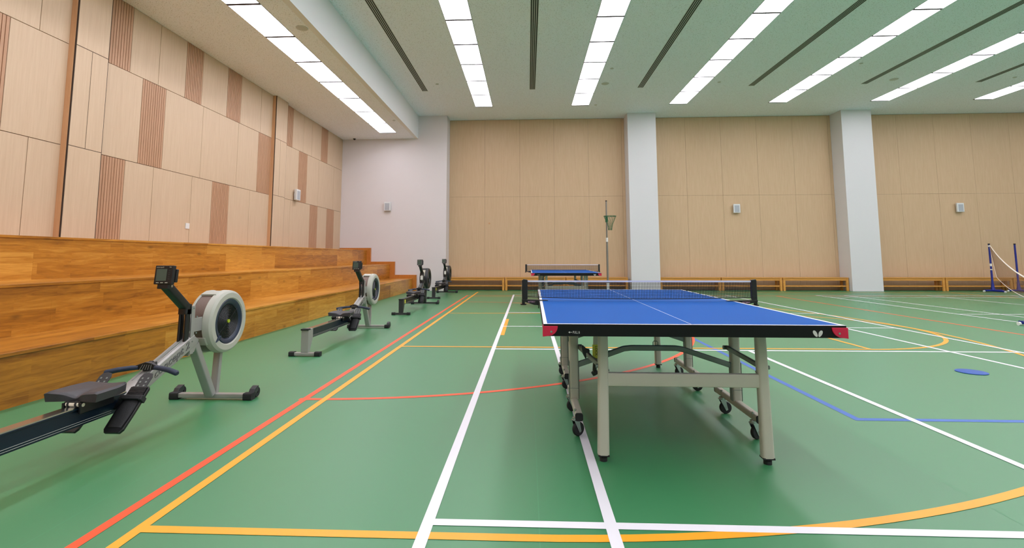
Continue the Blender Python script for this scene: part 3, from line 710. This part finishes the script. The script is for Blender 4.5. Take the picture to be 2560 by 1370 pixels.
    for s in (-1, 1):
        mt2 = Matrix((Vector((1, 0, 0)), ux, un)).transposed().to_4x4(); mt2.translation = Vector((s * .132, 1.095, .122))
        poly = [(-.044, .0), (.044, 0), (.057, .02), (.060, .12), (.058, .27), (.05, .285), (-.05, .285), (-.058, .27), (-.06, .12), (-.057, .02)]
        b = MB(); b.prism(poly, -.012, .006, 'z', mt2)
        fp = b.build('footplate', blk, R, bevel=.003)
        b = MB()  # moulded shoe cup
        rings = []
        for k in range(11):
            t = k / 10; yy = .03 + .2 * t; hh = .006 + .012 * math.sin(PI * min(1, t * 1.05)); ww = .040 + .008 * math.sin(PI * t)
            rings.append([mt2 @ Vector((ww * math.cos(a), yy, .005 + hh * math.sin(a))) for a in [PI * q / 10 for q in range(11)]])
        b.loops(rings, cap=True); b.build('heel_cup', M['rubber'], fp, smooth=True)
        b = MB()
        for k in range(6): b.box(-.05, .05, .222 + k * .0095, .2275 + k * .0095, .004, .0135, mt2)
        b.box(-.05, .05, .218, .276, .0, .009, mt2); b.build('ribbed_toe', blk, fp)
        b = MB(); b.prism([(-.066, .190), (.066, .190), (.062, .216), (-.062, .216)], .012, .030, 'z', mt2); b.prism([(.052, .186), (.07, .186), (.068, .218), (.052, .218)], -.016, .03, 'z', mt2); b.prism([(-.052, .186), (-.07, .186), (-.068, .218), (-.052, .218)], -.016, .03, 'z', mt2); b.build('foot_strap', M['rubber'], fp, bevel=.004)
        pts = [(-.036, .27), (.036, .27), (.038, .345), (.028, .368), (0, .374), (-.028, .368), (-.038, .345)]
        b = MB(); b.prism(pts, .002, .009, 'z', mt2); fl = b.build('toe_flap', M['charcoal'], fp, bevel=.002)
        b = MB()
        for hx in (-.018, .018):
            for hy in (.288, .312, .336): b.box(hx - .005, hx + .005, hy - .006, hy + .004, .0088, .0096, mt2)
        b.build('flap_slots', M['steel_dark'], fl)
    # handle resting on its hook
    hc = Vector((.02, 1.475, .404))
    h = empty('handle', hc); h.parent = R
    for s in (-1, 1):
        b = MB(); b.tube([(s * .055, -.004, -.004), (s * .10, -.012, -.006), (s * .17, -.03, -.014), (s * .232, -.05, -.026), (s * .240, -.053, -.028)], [.014, .0155, .0165, .017, .011], 14); b.build('grip', M['grip'], h, smooth=True)
    b = MB(); b.prism([(-.10, -.018), (.085, -.018), (.07, .006), (.03, .026), (-.01, .032), (-.085, .006)], -.012, .012, 'y'); b.rtube([(-.012, .012, .01), (-.01, .05, .022)], .03, .02, .005); b.build('yoke', blk, h, bevel=.004)
    b = MB()
    for k in (-2, -1, 0, 1, 2): b.tube([(k * .018 - .006, -.0135, -.016), (k * .014 + .006, -.0135, .016)], .0016, 6)
    b.build('yoke_ribs', M['silver'] if not dark else M['charcoal'], h)
    b = MB(); b.tube([(0, 1.53, .405), (0, 1.80, .512)], .0035, 6); b.build('chain', M['steel_dark'], R)
    b = MB(); b.box(-.03, .03, 1.49, 1.55, .375, .425); b.build('handle_hook', blk, R, bevel=.006)
    # monitor arm: forked lower half, angled upper half
    b = MB()
    for x in (-.022, .022): b.rtube([(x, 1.815, .49), (x, 1.825, .735)], .018, .042, .005, (0, 1, 0))
    b.rtube([(0, 1.822, .70), (0, 1.826, .772)], .062, .060, .006, (0, 1, 0)); b.box(-.031, .031, 1.79, 1.84, .49, .505)
    arm = b.build('monitor_arm', blk, R, smooth=True)
    b = MB(); b.rtube([(0, 1.835, .742), (0, 1.635, .905), (0, 1.612, .925)], .060, .055, .01, (0, 1, 1)); b.build('upper_arm', blk, arm, smooth=True)
    if dark: b = MB(); b.box(-.028, .028, 1.79, 1.7955, .59, .68); b.build('arm_sticker', M['sticker'], arm)
    b = MB(); b.cyl((.032, 1.622, .912), (.042, 1.622, .912), .009, 12); b.build('pivot_bolt', M['chrome'], arm, smooth=True)
    mon = empty('monitor', (0, 1.60, .925)); mon.parent = R; mon.rotation_euler = (math.radians(-6), 0, 0)
    b = MB(); b.box(-.064, .064, -.016, .012, 0, .128); b.box(-.05, .07, .012, .034, .015, .105); b.box(-.04, .04, -.01, .025, -.03, .005); b.build('housing', M['charcoal'] if dark else blk, mon, bevel=.004)
    b = MB(); b.box(-.05, .022, -.0172, -.016, .024, .104) if not dark else b.box(-.052, .03, -.0172, -.016, .016, .116); b.build('screen', M['lcd'], mon)
    b = MB()
    for k in range(5): b.box(.033, .046, -.0175, -.016, .034 + k * .0145, .040 + k * .0145)
    b.build('side_buttons', M['charcoal'] if not dark else M['steel_dark'], mon)
    b = MB()
    for x in (-.036, -.006, .026): b.box(x - .009, x + .009, -.0175, -.016, .009, .0135)
    b.build('bottom_buttons', M['steel'], mon)
    text('monitor_text', 'concept2', .011, M['steel'], mon, Matrix.Translation((-.055, -.0168, .1125)) @ Matrix.Rotation(PI / 2, 4, 'X'), width=.052)
    text('model_text', 'PM3', .009, M['steel'], mon, Matrix.Translation((.036, -.0168, .1130)) @ Matrix.Rotation(PI / 2, 4, 'X'), width=.013)
    # bracket between arm and flywheel
    b = MB(); b.rtube([(.036, 1.862, .41), (.036, 1.862, .757)], .008, .036, .003, (0, 1, 0)); b.prism([(1.875, .565), (1.968, .565), (1.968, .665), (1.875, .665)], .030, .036, 'x'); b.prism([(1.875, .565), (1.968, .565), (1.968, .665), (1.875, .665)], -.036, -.030, 'x')
    b.prism([(1.84, .40), (1.90, .42), (1.945, .50), (1.86, .56)], -.034, .034, 'x')
    br = b.build('bracket', sv, R, bevel=.002)
    b = MB()
    for (y, z) in ((1.862, .738), (1.862, .50)): b.cyl((.038, y, z), (.0435, y, z), .006, 10)
    for (y, z) in ((1.905, .672), (1.905, .555)): b.cyl((.034, y, z), (.0395, y, z), .006, 10)
    b.build('bolt', M['steel_dark'], br)
    # flywheel cage
    cy, cz = 2.215, .602; O = (0, cy, cz)
    cage = empty('flywheel_cage', O); cage.parent = R
    for s in (-1, 1):
        b = MB(); b.lathe(([(.030, .225), (.030, .243), (.034, .2455), (.066, .2435), (.082, .240), (.093, .229), (.097, .222), (.098, .184), (.090, .176), (.078, .176)] if s > 0 else [(-.064, .225), (-.064, .240), (-.070, .2445), (-.082, .242), (-.092, .230), (-.096, .212), (-.096, .182), (-.090, .172), (-.078, .172)]), 64, axis='x'); b.build('shell', sh, cage, smooth=True, ang=24)
        b = MB(); b.lathe([(s * .089, .177), (s * .095, .170), (s * .092, .148), (s * .080, .134), (s * .072, .134)], 56, axis='x'); b.build('inner_ring', M['navy'] if not dark else blk, cage, smooth=True)
        b = MB()
        for k in range(9):
            r = .028 + k * .0125; b.lathe([(s * .084, r - .0024), (s * .088, r), (s * .084, r + .0024), (s * .080, r), (s * .084, r - .0024)], 40, axis='x')
        for k in range(6):
            a = math.radians(38 + 60 * k); b.tube([(s * .083, .012 * math.cos(a), .012 * math.sin(a)), (s * .083, .142 * math.cos(a), .142 * math.sin(a))], .0022, 6)
        g = b.build('grille', blk if s < 0 or dark else M['charcoal'], cage, smooth=True)
        b = MB(); b.cyl((s * .080, 0, 0), (s * .091, 0, 0), .014, 16); b.build('hub', M['hub_green'] if not dark else blk, g, smooth=True)
        b = MB(); b.cyl((s * .070, 0, 0), (s * .073, 0, 0), .150, 40); b.build('fan_back', M['black'], cage)
    b = MB(); b.lathe([(-.066, .236), (.032, .236)], 64, axis='x'); b.build('perforated_band', M['mesh_band'] if not dark else M['steel'], cage, smooth=True)
    for a0 in (104, 204):
        b = MB(); a0, a1 = math.radians(a0), math.radians(a0 + 15); b.lathe([(-.075, .244), (-.066, .251), (.046, .251), (.054, .244), (.054, .235), (-.075, .235), (-.075, .244)], 6, axis='x', a0=a0, a1=a1, cap=True); b.build('shell_bridge', sh, cage, bevel=.002)
    b = MB(); a = math.radians(222); p = Vector((.1, .182 * math.cos(a), .182 * math.sin(a))); b.prism([(p.y - .035, p.z - .02), (p.y + .02, p.z + .004), (p.y + .022, p.z + .026), (p.y - .01, p.z + .018)], .088, .108, 'x'); b.build('damper_lever', M['navy'] if not dark else blk, cage, bevel=.003)
    # front legs and foot
    b = MB(); b.rtube([(0, 1.93, .47), (0, 2.165, .045)], .068, .05, .008, (0, 1, .6)); b.build('front_leg', sv, R, smooth=True)
    b = MB(); b.rtube([(0, 2.245, .42), (0, 2.215, .045)], .058, .034, .006, (0, 1, 0)); b.build('rear_brace', sv, R, smooth=True)
    b = MB(); b.rtube([(-.29, 2.195, .03), (.29, 2.195, .03)], .05, .034, .005); fb = b.build('front_foot', sv, R, smooth=True)
    for s in (-1, 1):
        b = MB(); b.rtube([(s * .262, 2.192, .0265), (s * .33, 2.192, .0265)], .062, .053, .01); b.build('foot_cap', M['rubber'], fb, smooth=True)
        b = MB(); b.lathe([(-.019, .008), (-.019, .036), (-.012, .040), (.012, .040), (.019, .036), (.019, .008)], 22, (s * .306, 2.262, .042), 'x'); b.build('transport_wheel', M['rubber'], fb, smooth=True)
        b = MB(); b.prism([(2.20, .05), (2.215, .075), (2.255, .092), (2.275, .09), (2.262, .042), (2.22, .03)], s * .306 - .022, s * .306 + .022, 'x'); b.build('wheel_guard', M['charcoal'], fb, bevel=.004)
    tag(R, label, 'rowing machine', 'rowing machines in front of the bleachers')
    return R
rower((-2.485, 1.675, 0), 'silver and navy rowing machine nearest the camera, at the left edge')
rower((-2.515, 5.556, 0), 'silver rowing machine, second from the camera, beside the bleachers')
rower((-2.45, 9.50, 0), 'black rowing machine with grey monitor, third from the camera', True)
rower((-2.53, 13.19, 0), 'black rowing machine farthest back, beside the far left bench', True)

# ------------------------------------------------------------------ netball post
P = empty('netball_post', (2.49, 15.6, 0))
b = MB(); b.box(-.28, .28, -.05, .3, 0, .035); b.lathe([(.035, .05), (.1, .04), (.1, .02)], 20); b.build('base', M['charcoal'], P, bevel=.005)
b = MB(); b.cyl((0, 0, .03), (0, 0, 1.62), .032, 16); b.cyl((0, 0, 1.62), (0, 0, 2.86), .024, 16); b.build('pole', M['pole_grey'], P, smooth=True)
b = MB(); b.cyl((0, 0, 1.58), (0, 0, 1.71), .036, 16); b.cyl((0, 0, .08), (0, 0, .3), .042, 16); b.build('pole_sticker', M['sticker'], P, smooth=True)
b = MB(); b.cyl((0, 0, 2.86), (0, 0, 2.89), .028, 12); b.build('pole_cap', M['rubber'], P, smooth=True)
rc = Vector((.075, -.20, 2.375)); b = MB(); rr = .19
b.tube([rc + Vector((rr * math.cos(2 * PI * k / 40), rr * math.sin(2 * PI * k / 40), 0)) for k in range(41)], .009, 8, cap=False)
b.box(-.036, .036, -.036, .036, 2.20, 2.385); b.tube([(0, -.03, 2.37), (.02, -.05, 2.375)], .012, 8); b.build('ring', M['green'], P, smooth=True)
b = MB(); lv = [(0, rr), (-.09, .155), (-.18, .115), (-.27, .08), (-.36, .065), (-.44, .055)]; nn = 12
for j, ((z0, r0), (z1, r1)) in enumerate(zip(lv, lv[1:])):
    for k in range(nn):
        for d in (-.5, .5):
            a0 = 2 * PI * (k + .5 * (j % 2)) / nn; a1 = a0 + 2 * PI * d / nn
            b.tube([rc + Vector((r0 * math.cos(a0), r0 * math.sin(a0), z0)), rc + Vector((r1 * math.cos(a1), r1 * math.sin(a1), z1))], .0032, 5)
b.build('ring_net', M['green'], P)
tag(P, 'grey netball post with green ring and net before the far wall', 'netball post')

# ------------------------------------------------------------------ badminton posts and net
def bpost(x, y, label, ang=0., stickers=True):
    o = empty('badminton_post', (x, y, 0), ang)
    b = MB(); b.rtube([(-.27, 0, .05), (.27, 0, .05)], .09, .05, .012); b.rtube([(-.03, -.36, .045), (-.03, .05, .045)], .07, .05, .012); b.build('base', M['badm_blue'], o, smooth=True)
    for px, py in ((-.3, 0), (.3, 0), (-.03, -.38)): b = MB(); b.cyl((px - .014, py, .03), (px + .014, py, .03), .03, 14); b.build('base_wheel', M['sticker'], o, smooth=True)
    b = MB(); b.tube([(0, 0, .06), (0, 0, .16), (0, 0, .3), (0, 0, 1.47)], [.06, .042, .027, .024], 16); b.build('upright', M['badm_blue'], o, smooth=True)
    b = MB(); b.cyl((0, 0, 1.47), (0, 0, 1.505), .027, 12); b.build('cap', M['rubber'], o, smooth=True)
    if stickers:
        b = MB()
        for z0, z1 in ((.80, .88), (.68, .71), (1.40, 1.45)): b.cyl((0, 0, z0), (0, 0, z1), .0275, 14)
        b.build('sticker', M['sticker'], o, smooth=True)
    tag(o, label, 'badminton post', 'blue badminton posts'); return o
bpost(14.46, 16.08, 'blue badminton post with white bands holding the slack net end', .1)
bpost(15.27, 16.12, 'plain blue badminton post at the right edge', -.1, False)
bpost(8.17, 8.36, 'blue badminton post base on the floor at the right frame edge', 0.0)
NT = empty('badminton_net', (14.46, 16.05, 0)); p0 = Vector((14.44, 16.03, 1.45)); p1 = Vector((8.30, 8.56, 1.45)); b = MB(); K = 110
def npt(t, f):
    p = p0.lerp(p1, t); h_ = (.82 - .5 * t) * min(1, .08 + t * 5)
    z = max(.03, 1.45 - .74 * t - .12 * 4 * t * (1 - t) - h_ * f); return Vector((p.x, p.y, z)) - Vector((14.46, 16.05, 0))
for k in range(K + 1):
    t = k / K; b.tube([npt(t, 0), npt(t, .5), npt(t, 1)], .0013, 4)
for r in range(1, 13):
    b.tube([npt(k / 40, r / 13) for k in range(41)], .0013, 4)
b.build('mesh_netting', M['net_brown'], NT)
b = MB(); b.tube([npt(k / 60, 0) for k in range(61)], .012, 6); b.build('top_tape', M['cord_white'], NT, smooth=True)
b = MB(); b.tube([npt(k / 60, 1) for k in range(61)], .006, 5); b.build('bottom_cord', M['cord_white'], NT, smooth=True)
tag(NT, 'slack badminton net with white tape sagging from the blue post', 'net')

# ------------------------------------------------------------------ blue floor disc
b = MB(); b.lathe([(0.0, .122), (.004, .122), (.006, .118), (.0065, .0005)], 40); 
tag(b.build('floor_disc', M['disc_blue'], None, smooth=True, loc=(4.245, 5.02, .0021)), 'flat round blue marker disc lying on the floor right of the table', 'marker disc')
